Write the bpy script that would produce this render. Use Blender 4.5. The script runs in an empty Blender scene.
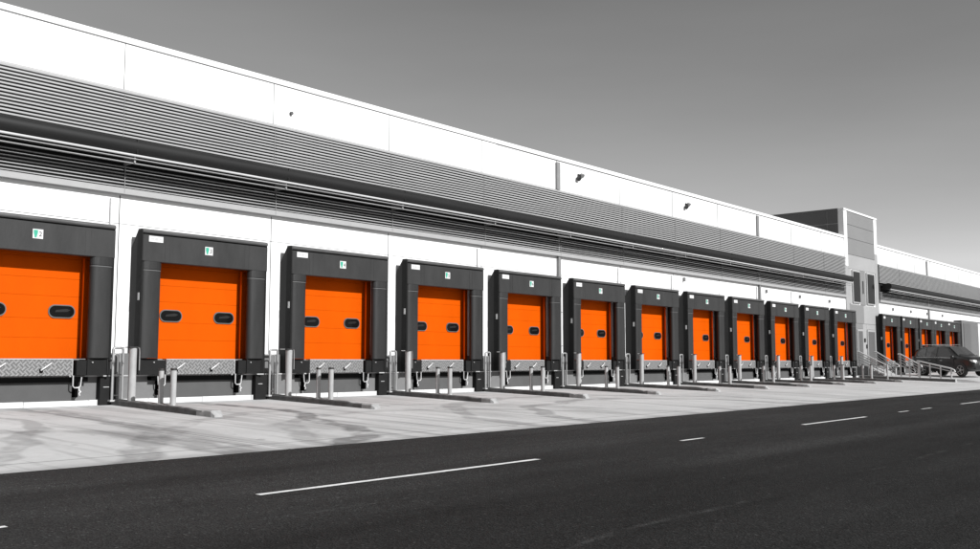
import bpy, math, random
from mathutils import Vector, Matrix
random.seed(7)
S = bpy.context.scene
COL = S.collection
R = math.radians

# ---------------------------------------------------------------- camera
CAM_H = 1.007
cd = bpy.data.cameras.new('camera'); cam = bpy.data.objects.new('camera', cd); COL.objects.link(cam)
cd.sensor_width = 36; cd.lens = 953.0 / 980 * 36; cd.clip_start = .1; cd.clip_end = 6000
AZ, PI_ = R(40.28), R(5.25)
fwd = Vector((math.cos(AZ) * math.cos(PI_), math.sin(AZ) * math.cos(PI_), math.sin(PI_)))
cam.location = (0, 0, CAM_H)
cam.rotation_euler = fwd.to_track_quat('-Z', 'Y').to_euler()
S.camera = cam

# ---------------------------------------------------------------- light
SUN_EL, SUN_AZ = 31.0, 0.5
SKY_N, SKY_P, SKY_G = .25, 1.24, 6.35            # azimuth measured from -Y towards +X
W = bpy.data.worlds.new('World'); S.world = W; W.use_nodes = True
nt = W.node_tree; nt.nodes.clear()
sky = nt.nodes.new('ShaderNodeTexSky'); sky.sky_type = 'NISHITA'; sky.sun_disc = False
sky.sun_elevation = R(SUN_EL); sky.sun_rotation = R(180 - SUN_AZ); sky.altitude = 100
sky.air_density = 1.0; sky.dust_density = .8; sky.ozone_density = 1.0
sep = nt.nodes.new('ShaderNodeSeparateColor')     # the photograph is black and white, taken as if through a red filter
nrm = nt.nodes.new('ShaderNodeMath'); nrm.operation = 'MULTIPLY'; nrm.inputs[1].default_value = SKY_N
pw = nt.nodes.new('ShaderNodeMath'); pw.operation = 'POWER'; pw.inputs[1].default_value = SKY_P
mn = nt.nodes.new('ShaderNodeMath'); mn.operation = 'MINIMUM'; mn.inputs[1].default_value = .9
gam = nt.nodes.new('ShaderNodeMath'); gam.operation = 'MULTIPLY'; gam.inputs[1].default_value = SKY_G
bg = nt.nodes.new('ShaderNodeBackground'); bg.inputs[1].default_value = .10
wo = nt.nodes.new('ShaderNodeOutputWorld')
nt.links.new(sky.outputs[0], sep.inputs[0]); nt.links.new(sep.outputs[0], nrm.inputs[0]); nt.links.new(nrm.outputs[0], pw.inputs[0]); nt.links.new(pw.outputs[0], mn.inputs[0]); nt.links.new(mn.outputs[0], gam.inputs[0])
wtc = nt.nodes.new('ShaderNodeTexCoord'); wmp = nt.nodes.new('ShaderNodeMapping'); wmp.inputs['Scale'].default_value = (1, 1, 5)
wno = nt.nodes.new('ShaderNodeTexNoise'); wno.inputs['Scale'].default_value = 2.2; wno.inputs['Detail'].default_value = 5
wmr = nt.nodes.new('ShaderNodeMapRange'); wmr.inputs[1].default_value = .3; wmr.inputs[2].default_value = .7; wmr.inputs[3].default_value = .95; wmr.inputs[4].default_value = 1.06
wmu = nt.nodes.new('ShaderNodeMath'); wmu.operation = 'MULTIPLY'
nt.links.new(wtc.outputs['Generated'], wmp.inputs[0]); nt.links.new(wmp.outputs[0], wno.inputs['Vector']); nt.links.new(wno.outputs[0], wmr.inputs[0])
nt.links.new(gam.outputs[0], wmu.inputs[0]); nt.links.new(wmr.outputs[0], wmu.inputs[1]); nt.links.new(wmu.outputs[0], bg.inputs[0]); nt.links.new(bg.outputs[0], wo.inputs[0])
sd = bpy.data.lights.new('sun', 'SUN'); sun = bpy.data.objects.new('sun', sd); COL.objects.link(sun)
sd.energy = 5.0; sd.angle = R(.5); sd.color = (1, 1, 1)
tos = Vector((math.sin(R(SUN_AZ)) * math.cos(R(SUN_EL)), -math.cos(R(SUN_AZ)) * math.cos(R(SUN_EL)), math.sin(R(SUN_EL))))
sun.rotation_euler = tos.to_track_quat('Z', 'Y').to_euler()
sun.location = (0, -20, 40)
S.render.engine = 'CYCLES'
S.view_settings.view_transform = 'Standard'; S.view_settings.look = 'None'
S.view_settings.exposure = 0.15; S.view_settings.gamma = 1; S.view_settings.use_curve_mapping = False
S.cycles.max_bounces = 6

# ---------------------------------------------------------------- materials
def mat(name, col, rough=.6, metal=0, spec=.5, var=0, vscale=3, bump=0, bscale=40, stretch=(1, 1, 1), coat=0):
    m = bpy.data.materials.new(name); m.use_nodes = True
    t = m.node_tree; b = t.nodes['Principled BSDF']
    if not isinstance(col, (tuple, list)): col = (col, col, col)
    b.inputs['Base Color'].default_value = (*col, 1); b.inputs['Roughness'].default_value = rough
    b.inputs['Metallic'].default_value = metal; b.inputs['Specular IOR Level'].default_value = spec
    b.inputs['Coat Weight'].default_value = coat
    if var or bump:
        tc = t.nodes.new('ShaderNodeTexCoord'); mp = t.nodes.new('ShaderNodeMapping'); mp.inputs['Scale'].default_value = stretch
        oi = t.nodes.new('ShaderNodeObjectInfo'); ad = t.nodes.new('ShaderNodeVectorMath'); ad.operation = 'ADD'
        sc = t.nodes.new('ShaderNodeMath'); sc.operation = 'MULTIPLY'; sc.inputs[1].default_value = 37
        t.links.new(oi.outputs['Random'], sc.inputs[0])
        t.links.new(tc.outputs['Object'], mp.inputs[0]); t.links.new(mp.outputs[0], ad.inputs[0]); t.links.new(sc.outputs[0], ad.inputs[1])
    if var:
        n = t.nodes.new('ShaderNodeTexNoise'); n.inputs['Scale'].default_value = vscale; n.inputs['Detail'].default_value = 7
        n.inputs['Roughness'].default_value = .65
        t.links.new(ad.outputs[0], n.inputs['Vector'])
        r = t.nodes.new('ShaderNodeMapRange'); r.inputs[1].default_value = .3; r.inputs[2].default_value = .7
        r.inputs[3].default_value = 1 - var; r.inputs[4].default_value = 1 + var * .6
        t.links.new(n.outputs[0], r.inputs[0])
        vm = t.nodes.new('ShaderNodeVectorMath'); vm.operation = 'SCALE'; vm.inputs[0].default_value = col
        t.links.new(r.outputs[0], vm.inputs['Scale']); t.links.new(vm.outputs[0], b.inputs['Base Color'])
        r2 = t.nodes.new('ShaderNodeMapRange'); r2.inputs[3].default_value = max(.05, rough - .12); r2.inputs[4].default_value = min(1, rough + .15)
        t.links.new(n.outputs[0], r2.inputs[0]); t.links.new(r2.outputs[0], b.inputs['Roughness'])
    if bump:
        n2 = t.nodes.new('ShaderNodeTexNoise'); n2.inputs['Scale'].default_value = bscale; n2.inputs['Detail'].default_value = 4
        t.links.new(ad.outputs[0], n2.inputs['Vector'])
        bp = t.nodes.new('ShaderNodeBump'); bp.inputs['Strength'].default_value = bump; bp.inputs['Distance'].default_value = .02
        t.links.new(n2.outputs[0], bp.inputs['Height']); t.links.new(bp.outputs[0], b.inputs['Normal'])
    return m

M = {}
M['white'] = mat('white_panel', .80, .45, var=.03, vscale=.5)
M['coping'] = mat('white_coping', .8, .35)
M['joint'] = mat('sealant_and_gap_shade', .09, .8)
M['concrete_wall'] = mat('dock_wall_concrete', .15, .85, var=.15, vscale=2.5, bump=.15)
M['pit'] = mat('pit_wall', .075, .85, var=.15, vscale=2)
M['base_white'] = mat('base_render', .62, .8, var=.25, vscale=3)
M['fabric'] = mat('shelter_fabric', .031, .5, spec=.3, var=.22, vscale=1.6, stretch=(1.5, 1.5, .5), bump=.12, bscale=14)
M['fabric_dk'] = mat('shelter_side_fabric', .030, .7, spec=.2, var=.2, vscale=2)
M['rubber'] = mat('black_rubber', .010, .7, spec=.2, var=.3, vscale=6)
M['rubber_lt'] = mat('cap_vinyl', .085, .35, var=.25, vscale=2, stretch=(1, 3, 3))
M['orange'] = mat('orange_door', (.56, .076, .0004), .6, spec=.04, var=.10, vscale=.9, stretch=(1, 1, .5))
M['orange_dk'] = mat('orange_track', (.52, .066, .0004), .5, spec=.05)
M['glass'] = mat('dark_glass', .006, .12, spec=.10)
M['frame_blk'] = mat('window_gasket', .10, .5)
M['slat'] = mat('louvre_slat', .36, .4, var=.05, vscale=1)
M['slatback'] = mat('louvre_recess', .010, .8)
M['flash'] = mat('louvre_flashing', .33, .45, var=.05)
M['awn'] = mat('awning_dark', .014, .5, spec=.25, var=.2, vscale=1.5, stretch=(.3, 4, 4))
M['tube'] = mat('awning_tube', .5, .35)
M['galv'] = mat('galvanised_steel', .34, .42, metal=.35, var=.18, vscale=7, stretch=(1, 1, .4))
M['steel_lt'] = mat('light_steel', .52, .4, metal=.2, var=.15, vscale=6)
M['bollard'] = mat('bollard_paint', .34, .6, var=.2, vscale=5, stretch=(1, 1, .5))
M['grey_pipe'] = mat('downpipe_grey', .22, .5, var=.1)
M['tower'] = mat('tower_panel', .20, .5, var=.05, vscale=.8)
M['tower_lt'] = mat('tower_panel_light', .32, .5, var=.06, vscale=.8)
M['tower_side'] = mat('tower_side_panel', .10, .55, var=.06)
M['padfab'] = mat('pad_fabric', .023, .5, spec=.3, var=.25, vscale=1.6, stretch=(2, 2, .4), bump=.15, bscale=10)
M['seam'] = mat('welt_seam', .12, .6)
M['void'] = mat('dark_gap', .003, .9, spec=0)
M['green'] = mat('sign_green', (.03, .33, .22), .5)
M['paper'] = mat('sign_white', .6, .5)
M['ink'] = mat('sign_ink', .02, .6)
M['inkgrey'] = mat('sign_grey', .45, .6)
M['paint'] = mat('road_paint', .78, .7, var=.25, vscale=14, bump=.2, bscale=120)
M['curb'] = mat('curb_concrete', .33, .85, var=.3, vscale=5, bump=.3, bscale=30)
M['scuff_shade'] = mat('shaded_kerb_concrete', .10, .8, var=.5, vscale=4, bump=.3, bscale=30)  # kerb side faces: their shade painted in as a darker concrete
M['carpaint'] = mat('car_paint', .022, .35, metal=.2, coat=.25)
M['chrome'] = mat('car_chrome', .7, .15, metal=1)
M['tyre'] = mat('tyre_rubber', .02, .8)
M['rim'] = mat('alloy_rim', .4, .4, metal=.1)
M['lamp'] = mat('headlight_glass', .8, .1, spec=.8)
M['vest'] = mat('grey_cladding', .13, .6, var=.1)
M['car_glass'] = mat('car_glass', .05, .05, spec=.9)
M['roof'] = mat('roof_membrane', .5, .8, var=.1)

# diamond plate: raised diagonal lugs
def diamond():
    m = mat('diamond_plate', .30, .5, metal=.2, var=.12, vscale=5)
    t = m.node_tree; b = t.nodes['Principled BSDF']
    tc = t.nodes.new('ShaderNodeTexCoord')
    outs = []
    for rot in (45, -45):
        mp = t.nodes.new('ShaderNodeMapping'); mp.inputs['Rotation'].default_value = (0, R(rot), 0)
        w = t.nodes.new('ShaderNodeTexWave'); w.wave_type = 'BANDS'; w.bands_direction = 'X'; w.inputs['Scale'].default_value = 4.5
        t.links.new(tc.outputs['Object'], mp.inputs[0]); t.links.new(mp.outputs[0], w.inputs['Vector']); outs.append(w)
    ck = t.nodes.new('ShaderNodeTexChecker'); ck.inputs['Scale'].default_value = 10
    mp = t.nodes.new('ShaderNodeMapping'); mp.inputs['Rotation'].default_value = (0, R(45), 0); mp.inputs['Location'].default_value = (.3, .013, .1)
    t.links.new(tc.outputs['Object'], mp.inputs[0]); t.links.new(mp.outputs[0], ck.inputs[0])
    mx = t.nodes.new('ShaderNodeMix'); mx.data_type = 'FLOAT'
    t.links.new(ck.outputs['Fac'], mx.inputs[0]); t.links.new(outs[0].outputs['Fac'], mx.inputs[2]); t.links.new(outs[1].outputs['Fac'], mx.inputs[3])
    bp = t.nodes.new('ShaderNodeBump'); bp.inputs['Strength'].default_value = .35; bp.inputs['Distance'].default_value = .01
    t.links.new(mx.outputs[0], bp.inputs['Height']); t.links.new(bp.outputs[0], b.inputs['Normal'])
    mr = t.nodes.new('ShaderNodeMapRange'); mr.inputs[3].default_value = .10; mr.inputs[4].default_value = .25
    t.links.new(mx.outputs[0], mr.inputs[0]); t.links.new(mr.outputs[0], b.inputs['Base Color'])
    return m
M['diamond'] = diamond()

def N(t, kind, **kw):
    n = t.nodes.new(kind)
    for k, v in kw.items(): setattr(n, k, v)
    return n
def math_(t, op, a, b=None, c=None, clamp=False):
    n = t.nodes.new('ShaderNodeMath'); n.operation = op; n.use_clamp = clamp
    for i, v in enumerate((a, b, c)):
        if v is None: continue
        if isinstance(v, (int, float)): n.inputs[i].default_value = v
        else: t.links.new(v, n.inputs[i])
    return n.outputs[0]
def noise(t, vec, scale, detail=6, rough=.6, st=(1, 1, 1), rot=0, dist=0, loc=(0, 0, 0)):
    mp = N(t, 'ShaderNodeMapping'); mp.inputs['Scale'].default_value = st; mp.inputs['Rotation'].default_value = (0, 0, rot)
    mp.inputs['Location'].default_value = loc
    t.links.new(vec, mp.inputs[0])
    n = N(t, 'ShaderNodeTexNoise'); n.inputs['Scale'].default_value = scale; n.inputs['Detail'].default_value = detail
    n.inputs['Roughness'].default_value = rough; n.inputs['Distortion'].default_value = dist
    t.links.new(mp.outputs[0], n.inputs['Vector']); return n.outputs[0]
def rng(t, v, a, b, c, d):
    n = N(t, 'ShaderNodeMapRange'); t.links.new(v, n.inputs[0])
    for i, x in enumerate((a, b, c, d)): n.inputs[i + 1].default_value = x
    return n.outputs[0]

def apron_mat():
    m = bpy.data.materials.new('apron_concrete'); m.use_nodes = True; t = m.node_tree; b = t.nodes['Principled BSDF']
    tc = N(t, 'ShaderNodeTexCoord'); v = tc.outputs['Object']
    sx = N(t, 'ShaderNodeSeparateXYZ'); t.links.new(v, sx.inputs[0]); X, Y = sx.outputs[0], sx.outputs[1]
    base = .50
    big = rng(t, noise(t, v, .35, 5, .6), .3, .7, .86, 1.1)
    fine = rng(t, noise(t, v, 9, 8, .75), .3, .7, .92, 1.06)
    # lorry tyre tracks: streaks running in and out of the bays
    st = noise(t, v, 1.0, 5, .55, st=(1.7, .13, 1), dist=.6, rot=R(-7))
    streak = rng(t, st, .54, .60, 1.0, .80)
    st2 = noise(t, v, 1.0, 4, .6, st=(4.2, .10, 1), dist=.4, rot=R(9), loc=(3, 1, 0))
    streak2 = rng(t, st2, .57, .63, 1.0, .80)
    # curved scrub marks of turning wheels
    def ring(cx, cy, r, wdt, k):
        dx = math_(t, 'SUBTRACT', X, cx); dy = math_(t, 'SUBTRACT', Y, cy)
        d = math_(t, 'SQRT', math_(t, 'ADD', math_(t, 'MULTIPLY', dx, dx), math_(t, 'MULTIPLY', dy, dy)))
        wobble = math_(t, 'MULTIPLY', math_(t, 'SUBTRACT', noise(t, v, .28, 3, .5, loc=(cy, cx, 0)), .5), 2.4)
        a = math_(t, 'ABSOLUTE', math_(t, 'SUBTRACT', math_(t, 'ADD', d, wobble), r))
        f = math_(t, 'SUBTRACT', 1.0, math_(t, 'DIVIDE', a, wdt), clamp=True)
        br = rng(t, noise(t, v, 1.6, 4, .6, loc=(cx, cy, 0)), .36, .5, .1, 1)
        f = math_(t, 'MULTIPLY', f, 2.6, clamp=True)
        return math_(t, 'SUBTRACT', 1.0, math_(t, 'MULTIPLY', math_(t, 'MULTIPLY', f, br), k))
    col = math_(t, 'MULTIPLY', big, fine)
    col = math_(t, 'MULTIPLY', col, streak); col = math_(t, 'MULTIPLY', col, streak2)
    for a in ((0, 19, 9.5, .34, .34), (0, 19, 7.9, .24, .3), (4.2, 13.2, 4.6, .3, .25), (15.5, 11.5, 5.2, .3, .25), (15.5, 11.5, 7.1, .26, .22), (24, 10.5, 6.4, .35, .35), (24.0, 10.5, 8.3, .3, .3), (4.5, 19, 9.4, .3, .5)):
        col = math_(t, 'MULTIPLY', col, ring(*a))
    # saw-cut joints across (every 4.5 m) and along
    def cut(c, off, per, w, k):
        a = math_(t, 'PINGPONG', math_(t, 'SUBTRACT', c, off), per / 2)
        return rng(t, a, w * .4, w, k, 1)
    col = math_(t, 'MULTIPLY', col, cut(X, 9.3, 4.5, .028, .45))
    def one(c, at, w, k):
        return rng(t, math_(t, 'ABSOLUTE', math_(t, 'SUBTRACT', c, at)), w * .4, w, k, 1)
    col = math_(t, 'MULTIPLY', col, one(Y, 17.0, .022, .55)); col = math_(t, 'MULTIPLY', col, one(Y, 12.62, .03, .45))
    # grime in the gutter pan beside the road
    gp = rng(t, Y, 11.9, 12.25, .72, 1.0)
    col = math_(t, 'MULTIPLY', col, gp)
    spots = rng(t, noise(t, v, 2.3, 3, .5, loc=(7, 3, 2)), .66, .72, 1, .75)
    col = math_(t, 'MULTIPLY', col, spots)
    col = math_(t, 'MULTIPLY', col, base)
    t.links.new(col, b.inputs['Base Color'])
    b.inputs['Roughness'].default_value = .85; b.inputs['Specular IOR Level'].default_value = .25
    bp = N(t, 'ShaderNodeBump'); bp.inputs['Strength'].default_value = .25; bp.inputs['Distance'].default_value = .01
    t.links.new(noise(t, v, 60, 4, .7), bp.inputs['Height']); t.links.new(bp.outputs[0], b.inputs['Normal'])
    return m
M['apron'] = apron_mat()

def road_mat():
    m = bpy.data.materials.new('asphalt'); m.use_nodes = True; t = m.node_tree; b = t.nodes['Principled BSDF']
    tc = N(t, 'ShaderNodeTexCoord'); v = tc.outputs['Object']
    sx = N(t, 'ShaderNodeSeparateXYZ'); t.links.new(v, sx.inputs[0]); X, Y = sx.outputs[0], sx.outputs[1]
    lane = rng(t, noise(t, v, 1, 4, .55, st=(.05, .9, 1), dist=.3), .36, .64, .72, 1.3)
    pat = rng(t, noise(t, v, .5, 5, .6, st=(.5, 1, 1)), .3, .7, .78, 1.2)
    mid = rng(t, noise(t, v, 6, 6, .7), .3, .7, .88, 1.12)
    vo = N(t, 'ShaderNodeTexVoronoi'); vo.inputs['Scale'].default_value = 55; t.links.new(v, vo.inputs['Vector'])
    sc = N(t, 'ShaderNodeSeparateColor'); t.links.new(vo.outputs['Color'], sc.inputs[0])
    agg = rng(t, sc.outputs[0], 0, 1, .45, 1.6)
    spark = rng(t, sc.outputs[1], .97, .985, 1, 3.0)
    col = math_(t, 'MULTIPLY', lane, pat); col = math_(t, 'MULTIPLY', col, mid); col = math_(t, 'MULTIPLY', col, agg); col = math_(t, 'MULTIPLY', col, spark)
    # far lane surfaced later with a darker mix; worn pale scuff line between
    wob = math_(t, 'ADD', Y, math_(t, 'MULTIPLY', math_(t, 'SUBTRACT', noise(t, v, .4, 3, .5), .5), .35))
    near = rng(t, wob, 5.8, 6.1, .66, 1.0)
    col = math_(t, 'MULTIPLY', col, near)
    scuff_shade = math_(t, 'MULTIPLY', rng(t, math_(t, 'ABSOLUTE', math_(t, 'SUBTRACT', wob, 4.15)), .0, .07, 1, 0), rng(t, noise(t, v, 2.2, 6, .75, st=(.6, 1.6, 1)), .47, .62, 0, 1))
    col = math_(t, 'ADD', col, math_(t, 'MULTIPLY', scuff_shade, 1.5))
    sc2 = math_(t, 'MULTIPLY', rng(t, noise(t, v, 1, 5, .7, st=(.22, 4.5, 1), loc=(2, 5, 0)), .64, .70, 0, 1), rng(t, noise(t, v, 9, 4, .7), .4, .6, 0, 1))
    col = math_(t, 'ADD', col, math_(t, 'MULTIPLY', sc2, 1.1))
    crack = noise(t, v, .55, 6, .6, st=(.35, 1, 1), loc=(9, 2, 0))
    cr = rng(t, math_(t, 'ABSOLUTE', math_(t, 'SUBTRACT', crack, .5)), 0, .004, .4, 1)
    col = math_(t, 'MULTIPLY', col, cr)
    col = math_(t, 'MULTIPLY', col, .022)
    t.links.new(col, b.inputs['Base Color'])
    b.inputs['Roughness'].default_value = .85; b.inputs['Specular IOR Level'].default_value = .15
    bp = N(t, 'ShaderNodeBump'); bp.inputs['Strength'].default_value = .7; bp.inputs['Distance'].default_value = .012
    t.links.new(vo.outputs['Distance'], bp.inputs['Height']); t.links.new(bp.outputs[0], b.inputs['Normal'])
    return m
M['road'] = road_mat()
M['earth'] = mat('earth', .09, .95, var=.3, vscale=.5)

# ---------------------------------------------------------------- mesh builder
class MB:
    def __init__(s): s.v = []; s.f = []; s.sm = []
    def add(s, vs, fs, smooth=False):
        o = len(s.v); s.v += [tuple(p) for p in vs]; s.f += [tuple(i + o for i in f) for f in fs]; s.sm += [smooth] * len(fs); return s
    def box(s, x0, x1, y0, y1, z0, z1, c=0):
        """box; c = chamfer on the four vertical-section edges and ends"""
        if c <= 0:
            vs = [(x0, y0, z0), (x1, y0, z0), (x1, y1, z0), (x0, y1, z0), (x0, y0, z1), (x1, y0, z1), (x1, y1, z1), (x0, y1, z1)]
            return s.add(vs, [(0, 3, 2, 1), (4, 5, 6, 7), (0, 1, 5, 4), (1, 2, 6, 5), (2, 3, 7, 6), (3, 0, 4, 7)])
        def ring(z, i):
            return [(x0 + i + c, y0 + i, z), (x1 - i - c, y0 + i, z), (x1 - i, y0 + i + c, z), (x1 - i, y1 - i - c, z), (x1 - i - c, y1 - i, z), (x0 + i + c, y1 - i, z), (x0 + i, y1 - i - c, z), (x0 + i, y0 + i + c, z)]
        vs = ring(z0, c * .9) + ring(z0 + c, 0) + ring(z1 - c, 0) + ring(z1, c * .9)
        fs = [tuple(range(7, -1, -1)), tuple(range(24, 32))]
        for k in range(3):
            for i in range(8):
                j = (i + 1) % 8; fs.append((k * 8 + i, k * 8 + j, k * 8 + 8 + j, k * 8 + 8 + i))
        return s.add(vs, fs)
    def tube(s, pts, r, n=10, cap=True, smooth=True):
        pts = [Vector(p) for p in pts]; rs = r if isinstance(r, (list, tuple)) else [r] * len(pts)
        rings = []; up = None
        for i, p in enumerate(pts):
            d = (pts[min(i + 1, len(pts) - 1)] - pts[max(i - 1, 0)]).normalized()
            if up is None: up = Vector((0, 0, 1)) if abs(d.z) < .9 else Vector((0, 1, 0))
            a = d.cross(up).normalized(); bb = a.cross(d).normalized(); up = bb
            rings.append([p + a * rs[i] * math.cos(2 * math.pi * k / n) + bb * rs[i] * math.sin(2 * math.pi * k / n) for k in range(n)])
        vs = [q for rg in rings for q in rg]; fs = []
        for i in range(len(pts) - 1):
            for k in range(n):
                fs.append((i * n + k, i * n + (k + 1) % n, (i + 1) * n + (k + 1) % n, (i + 1) * n + k))
        s.add(vs, fs, smooth)
        if cap: s.add(rings[0], [tuple(range(n))]); s.add(rings[-1], [tuple(range(n - 1, -1, -1))])
        return s
    def prof_x(s, prof, x0, x1, smooth=False):
        """closed profile of (y,z) extruded from x0 to x1"""
        n = len(prof); vs = [(x0, y, z) for y, z in prof] + [(x1, y, z) for y, z in prof]
        s.add(vs, [(i, (i + 1) % n, n + (i + 1) % n, n + i) for i in range(n)], smooth)
        s.add([(x0, y, z) for y, z in prof], [tuple(range(n - 1, -1, -1))]); s.add([(x1, y, z) for y, z in prof], [tuple(range(n))]); return s
    def prof_z(s, prof, z0, z1, smooth=False):
        n = len(prof); vs = [(x, y, z0) for x, y in prof] + [(x, y, z1) for x, y in prof]
        s.add(vs, [(i, (i + 1) % n, n + (i + 1) % n, n + i) for i in range(n)], smooth)
        s.add([(x, y, z0) for x, y in prof], [tuple(range(n - 1, -1, -1))]); s.add([(x, y, z1) for x, y in prof], [tuple(range(n))]); return s
    def prof_y(s, prof, y0, y1, smooth=False):
        n = len(prof); vs = [(x, y0, z) for x, z in prof] + [(x, y1, z) for x, z in prof]
        s.add(vs, [(i, (i + 1) % n, n + (i + 1) % n, n + i) for i in range(n)], smooth)
        s.add([(x, y0, z) for x, z in prof], [tuple(range(n - 1, -1, -1))]); s.add([(x, y1, z) for x, z in prof], [tuple(range(n))]); return s
    def mesh(s, name, material):
        me = bpy.data.meshes.new(name); me.from_pydata(s.v, [], s.f); me.materials.append(material)
        me.polygons.foreach_set('use_smooth', s.sm); me.validate(); me.update()
        import bmesh
        b = bmesh.new(); b.from_mesh(me); bmesh.ops.recalc_face_normals(b, faces=b.faces); b.to_mesh(me); b.free()
        return me
    def build(s, name, material, parent=None, loc=(0, 0, 0)):
        o = bpy.data.objects.new(name, s.mesh(name, material)); COL.objects.link(o); o.location = loc
        if parent: o.parent = parent
        return o

def tag(o, label=None, cat=None, group=None, kind=None):
    for k, v in (('label', label), ('category', cat), ('group', group), ('kind', kind)):
        if v: o[k] = v
    return o
def empty(name, loc, rz=0, parent=None):
    o = bpy.data.objects.new(name, None); COL.objects.link(o); o.location = loc; o.rotation_euler = (0, 0, rz); o.empty_display_size = .2
    if parent: o.parent = parent
    return o
KIDS = {}
def kids(o): return [c for c in bpy.data.objects if c.parent == o]
def copy_tree(o, parent=None, loc=None, only=None):
    c = o.copy(); COL.objects.link(c); c.parent = parent
    if loc is not None: c.location = loc
    for ch in kids(o): copy_tree(ch, c)
    return c

# ---------------------------------------------------------------- ground
D = 21.755                  # wall face
YR = 11.9                   # road edge
ZR = -.32                   # road surface
def sm(a, b, x):
    t = max(0, min(1, (x - a) / (b - a))); return t * t * (3 - 2 * t)
def gz(x, y):
    z = -.033 * (21.6 - min(y, 21.6))
    if x > 61.55: z += (.17 + .14 * sm(61.6, 64.5, x)) * sm(13.2, 15.6, y) + (.0 if y < 15.6 else (y - 15.6) * -.018) * sm(61.6, 64.5, x)
    return z
m = MB()
g = 4000
m.add([(-g, -g, ZR - .05), (g, -g, ZR - .05), (g, g, ZR - .05), (-g, g, ZR - .05)], [(0, 1, 2, 3)])
tag(m.build('ground', M['earth']), kind='structure')
m = MB()
m.add([(-150, -3.2, ZR), (600, -3.2, ZR), (600, YR, ZR), (-150, YR, ZR)], [(0, 1, 2, 3)])
m.add([(-150, -3.2, ZR), (600, -3.2, ZR), (600, -3.2, ZR - .05), (-150, -3.2, ZR - .05)], [(0, 1, 2, 3)])
tag(m.build('road', M['road']), kind='structure')
m = MB()
xs = [-150, -20, 0] + [4 * i for i in range(1, 15)] + [60, 61.5, 61.55, 61.6, 62, 62.5, 63, 63.5, 64, 64.5, 66, 70, 80, 100, 200, 600]
ys = [YR, 12.6, 13.2, 13.6, 14, 14.4, 14.8, 15.2, 15.6, 17, 19, 20.5, 21.6, 30]
vs = [(x, y, gz(x, y) + (.004 if y > YR else .003)) for y in ys for x in xs]; nx = len(xs)
m.add(vs, [(j * nx + i, j * nx + i + 1, (j + 1) * nx + i + 1, (j + 1) * nx + i) for j in range(len(ys) - 1) for i in range(nx - 1)])
m.add([(-150, YR, ZR - .05), (600, YR, ZR - .05), (600, YR, gz(0, YR) + .003), (-150, YR, gz(0, YR) + .003)], [(0, 1, 2, 3)])
tag(m.build('apron', M['apron']), kind='structure')
# road markings
def dash(x0, x1, y, w):
    m = MB(); n = max(2, int((x1 - x0) / .25)); z = ZR + .005
    lo, hi = [], []
    for i in range(n + 1):
        x = x0 + (x1 - x0) * i / n
        lo.append((x + random.uniform(-.01, .01), y - w / 2 + random.uniform(-.006, .006), z)); hi.append((x + random.uniform(-.01, .01), y + w / 2 + random.uniform(-.006, .006), z))
    m.add(lo + hi, [(i, i + 1, n + 2 + i, n + 1 + i) for i in range(n)])
    tag(m.build('road_marking', M['paint']), kind='structure')
for a in ((-9, -5.2, 8.04), (2.2, 3.47, 8.06), (5.9, 10.5, 8.04), (14.5, 15.3, 8.06), (19.85, 23.7, 8.13), (26.5, 27.3, 8.22), (28.6, 29.5, 8.25), (32.9, 37.4, 8.3), (46, 50.5, 8.3), (60, 64.5, 8.3), (74, 78, 8.3)):
    dash(a[0], a[1], a[2], .10 if a[1] - a[0] > 2 else .075)

# ---------------------------------------------------------------- warehouse
WH = empty('warehouse', (10.5, D, 0))
tag(WH, 'long white dock warehouse with orange doors, black dock shelters and a louvred sunshade band', 'warehouse')
def part(mb, name, material, parent=WH):
    """build with world coordinates under WH"""
    ox, oy, oz = 10.5, D, 0
    mb.v = [(x - ox, y - oy, z - oz) for x, y, z in mb.v]
    return mb.build(name, material, parent)
HR = 9.04; ZF = 7.72
X0, X1 = -4.0, 150.0
J0 = 11.70                        # panel joints at J0 + 4.5 n
TX0, TX1 = 60.45, 66.6            # stair tower
bays = [(10.5 + 4.5 * n, True) for n in range(-1, 11)]   # shelter centres are bay x + 3.37 ; reset below
C0 = 9.375                        # centre of the first shelter
centres = [C0 + 4.5 * n + (.14 if n == 0 else 0) for n in range(12)]
far = [67.6, 71.7, 75.7, 79.4, 83.1]
allc = centres + far
OW = 1.66; OZ0, OZ1 = 1.08, 3.72
# main white wall, cut round the door openings
wall = MB()
edges = sorted(allc); cur = X0
zb = 1.22
def wseg(a, b, z0, z1):
    if b > a: wall.box(a, b, D, D + .3, z0, z1)
for c in edges:
    wseg(cur, c - OW, zb, 4.36); wseg(c - OW, c + OW, OZ1, 4.36); cur = c + OW
wseg(cur, X1, zb, 4.36)
wall.box(X0, X1, D, D + .3, 4.368, 5.3)
wall.box(X0, X1, D + .05, D + .3, 5.3, ZF)
wall.box(X0, X1, D, D + .3, ZF, HR - .17)
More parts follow.
